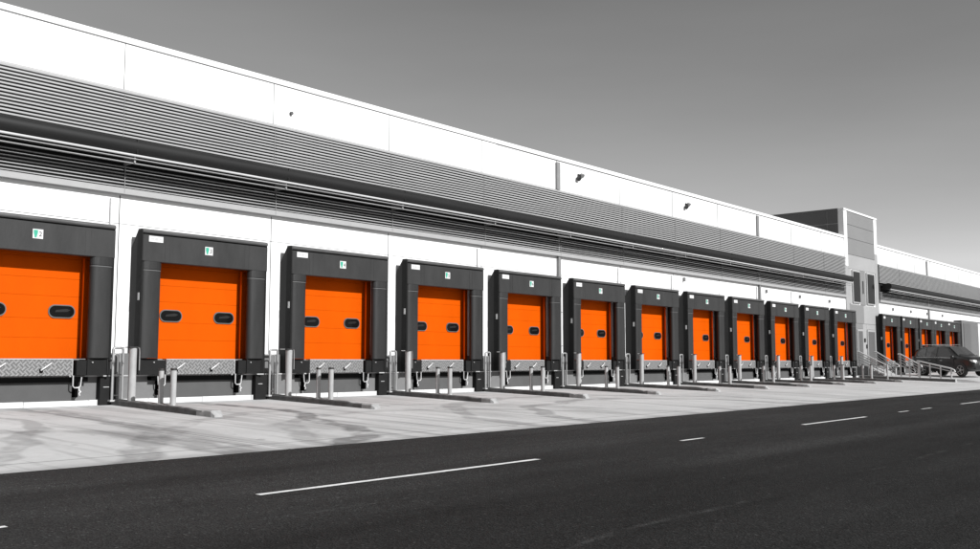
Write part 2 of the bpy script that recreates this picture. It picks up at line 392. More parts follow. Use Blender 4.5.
# returns and roof
wall.box(X0, X0 + .3, D + .3, D + 60, 0, HR - .2); wall.box(X1 - .3, X1, D + .3, D + 60, 0, HR - .2)
wl = part(wall, 'wall', M['white'])
part(MB().box(X0 + .3, X1 - .3, D + .3, D + 60, HR - .6, HR - .5), 'roof', M['roof'])
cp = MB()
cp.box(X0, TX0 + .0, D - .03, D + .36, HR - .155, HR, .012); cp.box(TX1, X1, D - .03, D + .36, HR - .155, HR, .012)
part(cp, 'coping', M['coping'])
jn = MB()
joints = [J0 + 4.5 * n for n in range(-3, 11)] + [66.9 + 4.05 * i for i in range(1, 18)]
jn.box(X0, X1, D - .003, D + .012, 4.358, 4.371)
jn.box(X0, 26, D - .012, D + .01, HR - .172, HR - .158); jn.box(26.01, X1, D - .012, D + .01, HR - .185, HR - .158)  # dark strip under the coping, painting in a shadow gap
for x in joints:
    hwj = .009 + max(0, x - 16) * .0005
    jn.box(x - hwj, x + hwj, D - .006, D + .004, ZF, HR - .175)
    jn.box(x - .013, x + .013, D - .003, D + .004, zb + .01, 5.06)
part(jn, 'joints_and_shadow_gap', M['joint'])
# dock wall
dw = MB()
dw.box(X0, X1, 21.60, D + .29, -.6, .70)
cur = X0
for c in edges:
    dw.box(cur, c - OW, 21.68, D + .28, .70, zb - .003); cur = c + OW
dw.box(cur, X1, 21.68, D + .28, .70, zb - .003)
for c in edges: dw.box(c - OW, c + OW, 21.68, D + .28, .70, 1.07)
part(dw, 'dock_wall', M['concrete_wall'])
bs = MB(); xx = X0
while xx < X1:
    bs.box(xx, xx + 1.49, 21.52, 21.605, -.05, .125 + random.uniform(-.004, .004)); xx += 1.5
part(bs, 'base_course', M['base_white'])
ed = MB(); ed.box(X0, X1, 21.575, 21.64, .665, .695)
part(ed, 'edge_angle', M['steel_lt'])

# louvre panels: blades in a dark recess, upper field and lower field
def blades(z0, z1, n, x0, x1, proj=.14, duty=.46):
    b = MB(); p = (z1 - z0) / n
    for i in range(n):
        z = z0 + p * i
        b.prof_x([(D - proj, z + .015), (D - proj, z + .015 + p * duty), (D - proj + .06, z + .015 + p * (duty + .03)), (D - proj + .06, z + .015)], x0 + .002, x1 - .002)
    return b
lv_spans = [(J0 + 4.5 * n, J0 + 4.5 * (n + 1)) for n in range(-3, 10)] + [(J0 + 45, TX0)] + [(TX1, 70.95)] + [(66.9 + 4.05 * i, 66.9 + 4.05 * (i + 1)) for i in range(1, 17)]
def rel(mb): mb.v = [(x - 10.5, y - D, z) for x, y, z in mb.v]; return mb
cache = {}
def louvre(name, z0, z1, n, a, b, proj, duty=.46):
    w = round(b - a, 2); k = (name, w)
    if k not in cache:
        mb = blades(z0, z1, n, 0, b - a, proj, duty); mb.v = [(x, y - D, z) for x, y, z in mb.v]
        cache[k] = mb.mesh(name, M['slat'])
    o = bpy.data.objects.new(name, cache[k]); COL.objects.link(o); o.parent = WH; o.location = (a - 10.5, 0, 0); return o
for a, b in lv_spans:
    louvre('upper_louvre', 6.40, 7.58, 14, a, b, .15)
    louvre('lower_louvre', 5.24, 5.80, 7, a, b, .15, .25)
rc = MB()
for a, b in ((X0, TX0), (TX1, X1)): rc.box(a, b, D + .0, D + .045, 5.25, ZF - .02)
part(rc, 'louvre_recess', M['slatback'])  # painted near black for the shadows between the blades
fl = MB()
for a, b in ((X0, TX0), (TX1, X1)):
    fl.prof_x([(D - .16, 7.585), (D - .16, 7.63), (D - .004, ZF - .005), (D - .004, 7.585)], a, b)
    fl.prof_x([(D - .16, 5.225), (D - .16, 5.085), (D - .004, 5.085), (D - .004, 5.225)], a, b)
part(fl, 'louvre_flashing', M['flash'])
# bracket posts of the louvre frame
for a, b in lv_spans[:16]:
    part(MB().box(a - .060, a - .050, D - .162, D - .152, 6.38, 7.56), 'louvre_bracket', M['grey_pipe'])
    part(MB().box(a + .02, a + .034, D - .165, D - .152, 5.1, 7.56 if 0 else 5.8), 'louvre_bracket', M['grey_pipe'])
# awning: dark bull-nosed cassette with a pale tube and thin slats under it
AP = .62
def awning(a, b):
    r = .19; cz = 6.165; cy = D - AP
    prof = [(cy - r * math.sin(t) * .8, cz + r * math.cos(t)) for t in [math.pi * k / 10 for k in range(11)]]
    prof = [(D - .17, cz + r + .02)] + prof + [(D - .17, cz - r - .0)]
    o = part(MB().prof_x(prof, a, b, smooth=True), 'awning', M['awn'])
    for mod in ():
        pass
    tb = MB(); tb.tube([(a, cy - .06, 5.95), (b, cy - .06, 5.95)], .03, 12)
    part(tb, 'awning_tube', M['tube'], o)
    sl = MB()
    for dy, z in ((-.03, 5.865), (.06, 5.775)): sl.box(a, b, cy + dy - .05, cy + dy + .05, z - .006, z + .010)
    part(sl, 'awning_slat', M['flash'], o)
    x = J0 - 4.5
    while x < min(b, 90):
        if x > a + .1: part(MB().box(x - .02, x + .02, cy - .03, D - .15, 5.78, 5.99), 'awning_arm', M['galv'], o); part(MB().box(x - .004, x + .004, cy - .137, cy, 6.0, 6.33), 'awning_joint', M['ink'], o)
        x += 4.5
awning(X0, TX0 - .55); awning(TX1 + .5, X1)
# downpipes
for x, full in ((J0 + 18.02, 1), (J0 + 36.02, 1), (78.0, 1), (100, 1)):
    p = MB(); p.box(x - .11, x + .11, D - .10, D - .005, ZF - .03, HR - .25, .02); p.tube([(x, D - .07, ZF), (x, D - .07, 4.9)], .05, 10)
    p.box(x - .075, x + .075, D - .13, D - .005, .7, 5.0, .015)
    for z in (1.6, 2.9, 4.2): p.box(x - .1, x + .1, D - .14, D, z, z + .04)
    part(p, 'downpipe', M['grey_pipe'])
cn = MB()
for n in (-1, 0, 3, 5, 6, 8, 9): 
    x = J0 + 4.5 * n - .24; cn.tube([(x, D - .03, 1.25), (x, D - .03, 4.96)], .022, 8)
part(cn, 'conduit', M['steel_lt'])
# little wall devices over the shelters
for n, z in ((6, 4.75), (8, 4.7), (9, 4.65), (10, 4.6)):
    x = J0 + 4.5 * n + .9; part(MB().box(x - .05, x + .05, D - .12, D, z, z + .18, .01), 'wall_sensor', M['grey_pipe'])
for i in range(4):
    x = 69.5 + 4.05 * i; part(MB().box(x - .05, x + .05, D - .12, D, 4.6, 4.8, .01), 'wall_sensor', M['grey_pipe'])
# floodlights on the fascia
for x, z, big in ((31.15, 8.42, 1), (39.95, 8.36, 1)):
    f = MB(); f.box(x - .05, x + .05, D - .06, D, z - .12, z + .12, .01); f.tube([(x, D - .05, z), (x, D - .1, z)], .03, 8)
    fo = part(f, 'floodlight', M['ink'])
    for dx, dz in ((-.10, -.10), (.12, .05)):
        h = MB(); h.tube([(x + dx, D - .05, z + dz + .06), (x + dx, D - .15, z + dz - .02)], [.07, .10], 12)
        part(h, 'lamp_head', M['grey_pipe'] if dx > 0 else M['ink'], fo)
f = MB(); f.tube([(16.8, D, 8.13), (16.8, D - .07, 8.13)], .05, 12)
part(f, 'floodlight', M['joint'])

# ---------------------------------------------------------------- dock bay (part of the building), built once round x = 0
HW = 1.83
def text_mesh(ch, size, material):
    cu = bpy.data.curves.new('t', 'FONT'); cu.body = ch; cu.size = size; cu.align_x = 'CENTER'; cu.align_y = 'CENTER'; cu.extrude = .002
    o = bpy.data.objects.new('t', cu); COL.objects.link(o)
    dg = bpy.context.evaluated_depsgraph_get(); dg.update()
    me = bpy.data.meshes.new_from_object(o.evaluated_get(dg)); bpy.data.objects.remove(o)
    me.materials.clear(); me.materials.append(material); me.name = 'numeral'
    me.transform(Matrix.Rotation(R(90), 4, 'X'))
    return me
def Y(y): return y - D
def add_faces(o, mb, material):
    me = o.data; k = len(me.materials); me.materials.append(material)
    import bmesh
    b = bmesh.new(); b.from_mesh(me); tmp = mb.mesh('tmp', material); n0 = len(b.faces); b.from_mesh(tmp); b.faces.ensure_lookup_table()
    for f in b.faces[n0:]: f.material_index = k
    b.to_mesh(me); b.free(); bpy.data.meshes.remove(tmp)
FY = Y(21.25)
def shelter():
    # frame: two side walls with chamfered upper rear corner + top
    f = MB()
    prof = [(FY + .02, .72), (0 - .002, .72), (-.002, 3.80), (FY + .20, 4.235), (FY + .02, 4.235)]
    for s in (-1, 1):
        a, b = (s * HW, s * (HW - .07)); f.prof_x(prof, min(a, b), max(a, b))
    f.prof_x([(FY + .2, 4.233), (-.002, 3.80), (-.002, 3.74), (FY + .2, 4.16)], -HW + .071, HW - .071)
    sh = f.build('dock_shelter', M['fabric_dk'], WH)
    # front corner strips on the side (dark, slightly proud) with fixings
    for s in (-1, 1):
        q = MB(); x = s * (HW + .006)
        q.box(min(x, x - s * .06), max(x, x - s * .06), FY - .004, FY + .23, .70, 4.20, .01)
        q.build('side_strip', M['rubber'], sh)
    tg = MB().box(-HW - .012, -HW - .004, FY + .05, FY + .12, 2.50, 2.68); tg.build('side_tag', M['paper'], sh)
    # pads
    for s in (-1, 1):
        p = MB(); xi, xo = s * 1.285, s * (HW - .005); cx = (xi + xo) / 2; hw = abs(xo - xi) / 2
        prof = []
        for k in range(13):
            t = math.pi * k / 12; ct = math.cos(t); st = math.sin(t)
            prof.append((cx + hw * math.copysign(abs(ct) ** .7, ct), FY + .105 - .14 * abs(st) ** .75))
        prof += [(cx - hw + .02, FY + .15), (cx + hw - .02, FY + .15)]
        p.prof_z(prof, 1.10, 3.26, smooth=True); pad = p.build('side_pad', M['padfab'], sh)
        c = MB(); prof2 = [(x + (x - cx) * .02, y - .012) for x, y in prof]; c.prof_z(prof2, 3.262, 3.45); c.build('pad_collar', M['padfab'], sh)
        c = MB(); prof3 = [(x + (x - cx) * .015, y - .008) for x, y in prof]; c.prof_z(prof3, 3.225, 3.24); c.build('pad_seam', M['seam'], sh)
        bsm = MB(); bsm.box(cx - hw + .01, cx + hw - .01, FY + .05, FY + .15, .70, 1.097)
        bsm.build('base_pad', M['rubber'], sh)
        bt = MB()
        for k in range(1): bt.tube([(cx - s * .15, FY + .015, 1.0), (cx - s * .15, FY + .05, 1.0)], .014, 8)
        bt.build('bolt', M['steel_lt'], sh)
    # head curtain with stitched seams
    h = MB(); xs_ = [-HW, -1.235, -1.225, -1.10, -1.095, 1.095, 1.10, 1.225, 1.235, HW]
    h.box(-HW, HW, FY - .035, FY + .18, 3.445, 4.11, .012); hd = h.build('head_curtain', M['fabric'], sh)
    sm_ = MB()
    for x in (-1.23, -1.10, 1.10, 1.23): sm_.box(x - .005, x + .005, FY - .039, FY - .034, 3.46, 4.10)
    add_faces(hd, sm_, M['ink'])
    # bull-nosed cap
    c = MB(); prof = [(FY + .22, 4.12)]
    for k in range(9):
        t = math.pi * k / 8; prof.append((FY + .075 - .125 * math.sin(t) ** .8 if 0 < k < 8 else FY + .075, 4.183 - .066 * math.cos(t)))
    prof.append((FY + .22, 4.249))
    c.prof_x(prof, -HW + .004, HW - .004); cap = c.build('head_cap', M['rubber_lt'], sh)
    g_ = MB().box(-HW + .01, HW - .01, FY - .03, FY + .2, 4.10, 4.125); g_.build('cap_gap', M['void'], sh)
    # number sign and maker's plate
    sg = MB().box(-.115, .115, FY - .044, FY - .034, 3.735, 3.945)
    sgo = sg.build('number_sign', M['paper'], sh)
    lp = MB(); lp.box(-1.68, -1.30, FY - .042, FY - .034, 3.93, 4.075)
    lpo = lp.build('name_plate', M['paper'], sh)
    return sh
def sub(par, name, mb, material):  # helper for copied sub pieces
    return mb.build(name, material, par)
SH0 = shelter()
# extra marks on sign and plate live in their meshes as second material faces
for o in kids(SH0):
    if o.name.startswith('number_sign'):
        y0 = FY - .047
        add_faces(o, MB().prof_y([(-.095, 3.925), (-.002, 3.925), (-.002, 3.86), (-.02, 3.80), (-.03, 3.755), (-.07, 3.755), (-.08, 3.80), (-.095, 3.86)], y0, y0 + .002), M['green'])
        SIGN0 = o
    if o.name.startswith('name_plate'):
        y0 = FY - .045
        mb = MB(); mb.box(-1.63, -1.54, y0, y0 + .002, 3.985, 4.03)
        mb.prof_y([(-1.475 + .05 * math.cos(t), 4.005 + .035 * math.sin(t)) for t in [2 * math.pi * k / 16 for k in range(16)]], y0, y0 + .002)
        mb.box(-1.40, -1.34, y0, y0 + .002, 3.985, 4.02)
        add_faces(o, mb, M['inkgrey'])
# the door: five sections with seams, two oval windows
def door():
    y = .045
    zs = [1.085, 1.56, 2.00, 2.52, 2.93, 3.40, 3.70]
    d = MB()
    for a, b in zip(zs[:-1], zs[1:]): d.box(-OW + .01, OW - .01, y, y + .05, a + .0015, b - .0015, .003)
    o = d.build('dock_door', M['orange'], WH)
    bk_ = MB().box(-OW, OW, y + .051, y + .06, OZ0, OZ1); bk_.build('door_core', M['orange_dk'], o)
    for cx in (-.68, .88):
        hw, hh, r = .315, .155, .15
        pr = []
        for qx, qz, a0 in ((1, 1, 0), (-1, 1, 90), (-1, -1, 180), (1, -1, 270)):
            for k in range(7):
                t = R(a0 + 15 * k); pr.append((cx + qx * (hw - r) + r * math.cos(t), 2.17 + qz * (hh - r) + r * math.sin(t)))
        w = MB().prof_y(pr, y - .022, y + .01).build('door_window', M['frame_blk'], o)
        pg = [(cx + (x - cx) * .92, 2.17 + (z - 2.17) * .84) for x, z in pr]
        gl = MB().prof_y(pg, y - .026, y - .021); gl.build('window_pane', M['glass'], o)
        # painted reflection: a slightly paler shape laid on each pane
        bb = MB().prof_y([(cx - .16, 2.15), (cx + .12, 2.165), (cx + .20, 2.21), (cx + .10, 2.235), (cx - .14, 2.20)], y - .0285, y - .0265); bb.build('painted_glint', M['awn'], o)
    for s in (1,):
        t = MB().box(s * 1.278, s * 1.312, Y(21.60), Y(21.66), 1.09, 3.44, .008); t.build('door_track', M['orange_dk'], o)
    return o
DR0 = door()
# leveller
def leveller():
    l = MB(); l.box(-.98, 1.00, Y(21.43), Y(21.50), .70, 1.06)
    o = l.build('dock_leveller', M['diamond'], WH)
    e = MB(); e.box(-.99, 1.01, Y(21.415), Y(21.60), 1.062, 1.082); e.box(1.0, 1.018, Y(21.42), Y(21.5), .70, 1.06); e.build('lip_edge', M['steel_lt'], o)
    e = MB().box(-1.08, 1.22, Y(21.50), Y(21.60), .545, .662); e.build('lip_gap', M['void'], o)  # solid black strip painted in for the shadow below the lip
    p = MB().box(-1.05, 1.10, Y(21.585), Y(21.602), .13, .55); p.build('pit_panel', M['pit'], o)
    for x in (-.62, .38):
        h = MB(); h.tube([(x + .13, Y(21.40), .98), (x, Y(21.36), .90), (x - .10, Y(21.40), .82)], .02, 8); h.build('lip_hook', M['steel_lt'], o)
        h = MB(); h.box(x - .12, x - .05, Y(21.39), Y(21.43), .77, .86, .008); h.build('hook_plate', M['void'], o)
    for a in ((-1.42, -1.06), (1.06, 1.40)):
        b = MB().box(a[0], a[1], Y(21.33), Y(21.58), .705, 1.05); b.build('bumper', M['rubber'], o)
    for s in (-1, 1):
        k = MB(); k.tube([(s * 1.02, Y(21.40), .70), (s * 1.02, Y(21.40), .46), (s * 1.06, Y(21.40), .42), (s * 1.16, Y(21.40), .42), (s * 1.2, Y(21.4), .46), (s * 1.22, Y(21.4), .66)], .016, 8)
        k.tube([(s * 1.17, Y(21.40), .42), (s * 1.17, Y(21.40), .36), (s * 1.20, Y(21.38), .33), (s * 1.16, Y(21.38), .29), (s * 1.18, Y(21.38), .24)], .02, 8)
        k.build('safety_hook', M['steel_lt'], o)
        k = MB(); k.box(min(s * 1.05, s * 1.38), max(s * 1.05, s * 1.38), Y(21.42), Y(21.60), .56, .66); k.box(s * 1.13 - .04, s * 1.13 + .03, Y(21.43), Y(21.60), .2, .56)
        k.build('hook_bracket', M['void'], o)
    return o
LV0 = leveller()
bx = MB(); bx.box(1.68, 2.08, Y(21.42), Y(21.58), -.02, .655, .008)
BX0 = bx.build('dock_bumper', M['rubber'], WH)
add_faces(BX0, MB().box(1.76, 1.90, Y(21.416), Y(21.419), .415, .43), M['inkgrey'])
for i, c in enumerate(allc):
    for src in (SH0, DR0, LV0, BX0):
        o = src if i == 0 else copy_tree(src, WH)
        o.location = (c - 10.5, 0, 0)
    if i == 0: continue
# numerals
shs = sorted([o for o in bpy.data.objects if o.name.startswith('dock_shelter')], key=lambda o: o.location.x)
for i, sh in enumerate(shs):
    sg = [o for o in kids(sh) if o.name.startswith('number_sign')][0]
    me = text_mesh(str(i + 2), .15 if i < 8 else .11, M['ink'])
    # join numeral into this sign's own mesh
    import bmesh
    nm = sg.data.copy(); b = bmesh.new(); b.from_mesh(nm); n0 = len(b.faces)
    me.transform(Matrix.Translation((.055, FY - .048, 3.835))); b.from_mesh(me); b.faces.ensure_lookup_table()
    nm.materials.append(M['ink']); k = len(nm.materials) - 1
    for f in b.faces[n0:]: f.material_index = k
    b.to_mesh(nm); b.free(); sg.data = nm; bpy.data.meshes.remove(me)

# ---------------------------------------------------------------- stair tower
tz = 10.82; ty = D - .06
tw = MB(); tw.box(TX0, TX1, D - .02, D + 9, 0, tz - .12)
T = part(tw, 'stair_tower', M['white'])
def tp(a, b, z0, z1, material, name='cladding', dy=0): return part(MB().box(a, b, ty - dy, D - .018, z0, z1, .006), name, material, T)
tp(TX0, TX0 + .55, 7.1, tz - .13, M['coping'], 'corner_strip'); tp(TX1 - .55, TX1, 8.3, tz - .13, M['coping'], 'corner_strip')
tp(TX0, TX0 + .55, 1.2, 7.08, M['tower_lt'], 'corner_strip'); tp(TX1 - .55, TX1, 1.2, 8.28, M['tower_lt'], 'corner_strip')
part(MB().box(TX0 - .03, TX1 + .03, D - .1, D + .3, tz - .125, tz, .01), 'tower_coping', M['coping'], T)
part(MB().box(TX0 - .03, TX0 + .3, D + .3, D + 9.03, tz - .125, tz, .01), 'tower_coping', M['tower_side'], T)
a, b = TX0 + .56, TX1 - .56
zz = [tz - .14, 9.83, 8.95, 7.9]
for i in range(3): tp(a, b, zz[i + 1] + .012, zz[i] - .012, M['tower'])
wins = [(61.55, 62.95), (64.2, 65.7)]
tp(a, b, 6.98, 7.88, M['tower_lt'])
for lo, hi, mt in ((a, 61.4, 'tower_lt'), (63.1, 64.05, 'tower')): tp(lo, hi, 4.72, 6.97, M[mt])
tp(a, 63.55, 3.5, 4.7, M['tower']); tp(63.57, b, 3.5, 4.7, M['tower_lt'])
for lo, hi, mt in ((a, 62.1, 'tower'), (63.3, 63.95, 'tower_lt')): tp(lo, hi, 1.2, 3.48, M[mt])
for k, (lo, hi) in enumerate(wins):
    w = part(MB().box(lo, hi, D - .12, D - .03, 4.78, 6.92, .01), 'window', M['flash'], T)
    part(MB().box(lo + .10, hi - .10, D - .135, D - .11, 4.88, 6.82), 'pane', M['glass'], T)
tp(62.13, 63.27, 3.15, 3.48, M['tower']); tp(63.98, 65.55, 3.15, 3.48, M['tower_lt']); tp(65.57, TX1 - .56, 1.2, 3.48, M['tower_lt'])
for lo, hi in ((62.2, 63.2), (64.05, 65.5)):
    part(MB().box(lo, hi, D - .10, D - .03, .78, 3.12, .01), 'door_frame', M['flash'], T)
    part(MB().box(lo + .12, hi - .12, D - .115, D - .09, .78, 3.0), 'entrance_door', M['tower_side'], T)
part(MB().box(63.45, 63.6, D - .16, D - .06, 5.5, 6.3, .01), 'wall_light', M['grey_pipe'], T)
part(MB().box(63.4, 63.62, D - .12, D - .06, 2.3, 2.55, .01), 'wall_box', M['ink'], T)
part(MB().box(63.75, 63.92, D - .12, D - .06, 1.9, 2.15, .01), 'wall_box', M['ink'], T)
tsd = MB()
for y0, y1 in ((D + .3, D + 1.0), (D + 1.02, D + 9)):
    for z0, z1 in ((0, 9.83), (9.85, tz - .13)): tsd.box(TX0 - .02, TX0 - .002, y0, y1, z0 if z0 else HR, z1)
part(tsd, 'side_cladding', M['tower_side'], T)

# far projecting bay with white framed opening
v = MB(); v.box(85.05, 97, D - .62, D - .002, -.02, 4.45, .02)
V = part(v, 'loading_vestibule', M['vest'])
part(MB().box(85.5, 87.6, D - .66, D - .60, .3, 4.2, .01), 'vestibule_panel', M['tower_side'], V)
part(MB().box(90.0, 96.9, D - .70, D - .60, .0, 4.3, .02), 'white_surround', M['coping'], V)
part(MB().box(90.9, 96, D - .72, D - .68, .6, 3.9), 'opening', M['slatback'], V)

# rooftop plant
ru = MB(); ru.box(104, 112, D + 4.2, D + 9, HR - .5, HR + 1.35, .06)
RU = ru.build('rooftop_unit', M['slatback']); tag(RU, 'dark rooftop plant box on the far roof at the right edge', 'rooftop unit')
MB().box(103.9, 112.1, D + 4.1, D + 9.1, HR + 1.352, HR + 1.45, .02).build('cover', M['awn'], RU)
lm = MB()
for k in range(10): lm.box(104.3, 111.7, D + 4.16, D + 4.2, HR - .1 + k * .13, HR - .04 + k * .13)
lm.build('louvre', M['awn'], RU)

# ---------------------------------------------------------------- guide kerbs, bollards, guard hoops
ordn = ['first', 'second', 'third', 'fourth', 'fifth', 'sixth', 'seventh', 'eighth', 'ninth', 'tenth', 'eleventh', 'twelfth']
def kerb_mesh(seed):
    rd = random.Random(seed); b = MB(); x0, x1 = -.13, .13; ya, yb = 21.45, 17.35; n = 24
    rings = []
    for i in range(n + 1):
        y = ya + (yb - ya) * i / n; zt = .145 + rd.uniform(-.006, .004); g0 = gz(0, y)
        if i > n - 5: zt -= rd.uniform(0, .035)
        c = .02 + rd.uniform(0, .012); j = rd.uniform(-.006, .006)
        rings.append([(x0 + j, y - ya, g0 - .1), (x0 + j, y - ya, g0 + zt - c), (x0 + j + c, y - ya, g0 + zt), (x1 - c, y - ya, g0 + zt), (x1, y - ya, g0 + zt - c), (x1, y - ya, g0 - .1)])
    g0 = gz(0, yb); rings.append([(x0 + .03, yb - .10 - ya, g0 - .1), (x0 + .03, yb - .10 - ya, g0 + .04), (x0 + .05, yb - .07 - ya, g0 + .07), (x1 - .05, yb - .07 - ya, g0 + .07), (x1 - .03, yb - .10 - ya, g0 + .04), (x1 - .03, yb - .10 - ya, g0 - .1)])
    vs = [p for r in rings for p in r]; fs = []
    for i in range(len(rings) - 1):
        for k in range(5): fs.append((i * 6 + k, i * 6 + k + 1, (i + 1) * 6 + k + 1, (i + 1) * 6 + k))
    fs += [tuple(range(6)), tuple((len(rings) - 1) * 6 + k for k in range(5, -1, -1))]
    return b.add(vs, fs)
def bollard_proto(r, h):
    b = MB(); b.tube([(0, 0, 0), (0, 0, h - .0)], r, 20)
    e = empty('bollard', (0, 0, 0)); b.build('post', M['bollard'], e)
    c = MB(); c.tube([(0, 0, h), (0, 0, h + .015), (0, 0, h + .045), (0, 0, h + .05)], [r * 1.02, r * 1.1, r * 1.1, r * .8], 20); c.build('cap', M['ink'], e)
    f = MB(); f.tube([(0, 0, 0), (0, 0, .012), (0, 0, .02)], [r * 1.5, r * 1.5, r * 1.15], 20); f.build('base_collar', M['galv'], e)
    return e
BS = bollard_proto(.058, .74); BM = bollard_proto(.066, .765)
def tall_proto():
    e = empty('bollard', (0, 0, 0)); MB().tube([(0, 0, 0), (0, 0, 1.22)], .088, 24).build('post', M['bollard'], e)
    c = MB(); c.box(-.14, .10, -.10, .10, 1.222, 1.25, .006); c.build('top_plate', M['ink'], e)
    c = MB(); c.tube([(-.30, .0, 1.235), (-.13, 0, 1.235)], .012, 6); c.tube([(.09, 0, 1.235), (.16, 0, 1.22), (.17, 0, 1.12), (.17, 0, .7)], .012, 6); c.build('strap', M['galv'], e)
    return e
BT = tall_proto()
def hoop_proto():
    e = empty('guard_hoop', (0, 0, 0)); b = MB()
    r = .026
    def U(x0, x1, z1, y, r): b.tube([(x0, y, 0), (x0, y, z1 - .04), (x0 + .012, y, z1 - .012), (x0 + .04, y, z1), (x1 - .04, y, z1), (x1 - .012, y, z1 - .012), (x1, y, z1 - .04), (x1, y, 0)], r, 8)
    U(-.13, .12, 1.24, 0, .03); b.build('outer_hoop', M['galv'], e)
    b = MB(); U(-.07, .07, 1.10, .06, .018); b.tube([(-.07, .06, .12), (.07, .06, .12)], .018, 8); b.tube([(-.13, .03, .6), (.12, .03, .6)], .016, 8); b.build('inner_hoop', M['galv'], e)
    p = MB().box(-.2, .18, -.07, .12, -.02, .02, .004); p.build('foot_plate', M['steel_lt'], e)
    return e
HP = hoop_proto()
KX = 11.62
for n in range(0, 11):
    x = KX + 4.5 * n
    k = n + 1
    if n < 11:
        if n == -1: where = 'left of the nearest orange door, at the left edge'
        else: where = 'between the %s and %s orange doors from left' % (ordn[n], ordn[n + 1])
        if n >= 0 or True:
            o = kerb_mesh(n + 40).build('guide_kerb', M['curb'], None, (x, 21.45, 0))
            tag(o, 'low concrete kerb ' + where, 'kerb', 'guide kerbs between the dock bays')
            o.data.materials.append(M['scuff_shade'])
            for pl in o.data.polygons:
                if abs(pl.normal.x) > .6 and pl.center.y > -3.6 + random.uniform(-.25, .1): pl.material_index = 1  # side faces get the darker colour that stands for shade
        kz = .145
    else: continue
    for src, y, dx, nm in ((BT, 20.72, -.02, 'bollard, the tallest,'), (BS, 19.50, 0, 'bollard, thinner short one,'), (BM, 19.03, .02, 'bollard nearest the road')):
        o = copy_tree(src, None, (x + dx, y, gz(0, y) + kz - .004))
        tag(o, 'steel ' + nm + ' ' + where, 'bollard', 'bollards on the guide kerbs')
    o = copy_tree(HP, None, (x - .03, 21.36, .0 + .10))
    tag(o, 'steel guard hoop ' + where, 'guard hoop', 'guard hoops beside the dock bumpers')
def kill(o):
    for c in kids(o): kill(c)
    bpy.data.objects.remove(o)
for o in (BS, BM, BT, HP): kill(o)

# long kerb of the raised pad by the stairs
b = MB(); y = 21.3; pts = []
rings = []
while y > 15.65:
    g0 = gz(0, y); rings.append([(61.2, y, g0 - .2), (61.2, y, g0 + .16), (61.23, y, g0 + .185), (61.56, y, g0 + .185), (61.58, y, g0 - .2)]); y -= .35
vs = [p for r in rings for p in r]; fs = []
for i in range(len(rings) - 1):
    for q in range(4): fs.append((i * 5 + q, i * 5 + q + 1, (i + 1) * 5 + q + 1, (i + 1) * 5 + q))
fs += [tuple(range(5)), tuple((len(rings) - 1) * 5 + q for q in range(4, -1, -1))]
b.add(vs, fs); o = b.build('pad_kerb', M['curb']); o.data.materials.append(M['scuff_shade'])
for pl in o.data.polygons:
    if abs(pl.normal.x) > .6: pl.material_index = 1  # shade of the kerb sides painted in with the darker concrete
tag(o, 'long dark kerb below the handrails in front of the parked car', 'kerb')

# ---------------------------------------------------------------- landing, steps and rails at the tower doors
ST = empty('entrance_steps', (63.5, 21.3, 0)); tag(ST, 'concrete landing and steps at the doors of the grey panelled tower', 'steps')
def sp(mb, name, material):
    mb.v = [(x - 63.5, yy - 21.3, z) for x, yy, z in mb.v]; return mb.build(name, material, ST)
sp(MB().box(61.7, 66.2, 20.9, 21.66, -.1, .76, .01), 'landing', M['concrete_wall'])
s_ = MB()
for k in range(4): s_.box(61.75, 66.1, 20.9 - .3 * (k + 1), 20.9 - .3 * k - .003, -.1, .76 - .15 * (k + 1), .008)
sp(s_, 'step', M['curb'])
def rail(x, y0, z0, y1, z1, gnd, nb, label, npost=3):
    e = empty('handrail', (x, y0, 0)); r = .036
    def P(yy, z): return (0, yy - y0, z)
    drop = .17
    t = MB(); t.tube([P(y0 + .15, z0), P(y0, z0), P(y1, z1), P(y1 - .18, z1 - .10), P(y1 - .2, z1 - .22)], r * 1.2, 8); t.build('top_rail', M['steel_lt'], e)
    for k in range(1, nb):
        t = MB(); t.tube([P(y0 + .1, z0 - drop * k), P(y0, z0 - drop * k), P(y1, z1 - drop * k)], r * .8, 6); t.build('rail_bar', M['steel_lt'], e)
    for i in range(npost):
        f = i / (npost - 1); yy = y0 + (y1 - y0) * f; zt = z0 + (z1 - z0) * f
        g_ = gnd[0] + (gnd[1] - gnd[0]) * f
        t = MB(); t.tube([P(yy, g_), P(yy, zt)], r * 1.3, 8); t.build('rail_post', M['steel_lt'], e)
    tag(e, label, 'handrail', 'handrails at the tower steps'); return e
rail(61.65, 21.45, 1.66, 19.9, .88, (.7, .0), 5, 'steel five-bar handrail left of the tower steps, beside the last bay before the tower')
rail(63.2, 20.85, 1.64, 19.7, .92, (.75, .0), 5, 'steel five-bar handrail on the tower steps, in front of the tower doors')
rail(62.4, 19.15, 1.50, 18.1, .90, (.05, .05), 5, 'steel handrail with five bars in front of the first dock bay past the tower')
rail(61.4, 17.75, 1.06, 15.95, .62, (.06, .02), 2, 'low long two-bar handrail standing on the kerb in front of the parked car', 4)
# lone post at the left of the steps
o = MB(); o.tube([(0, 0, 0), (0, 0, .95)], .045, 12); o = o.build('bollard', M['bollard'], None, (60.0, 19.2, -.09)); tag(o, 'single thin grey post standing left of the tower steps', 'bollard')

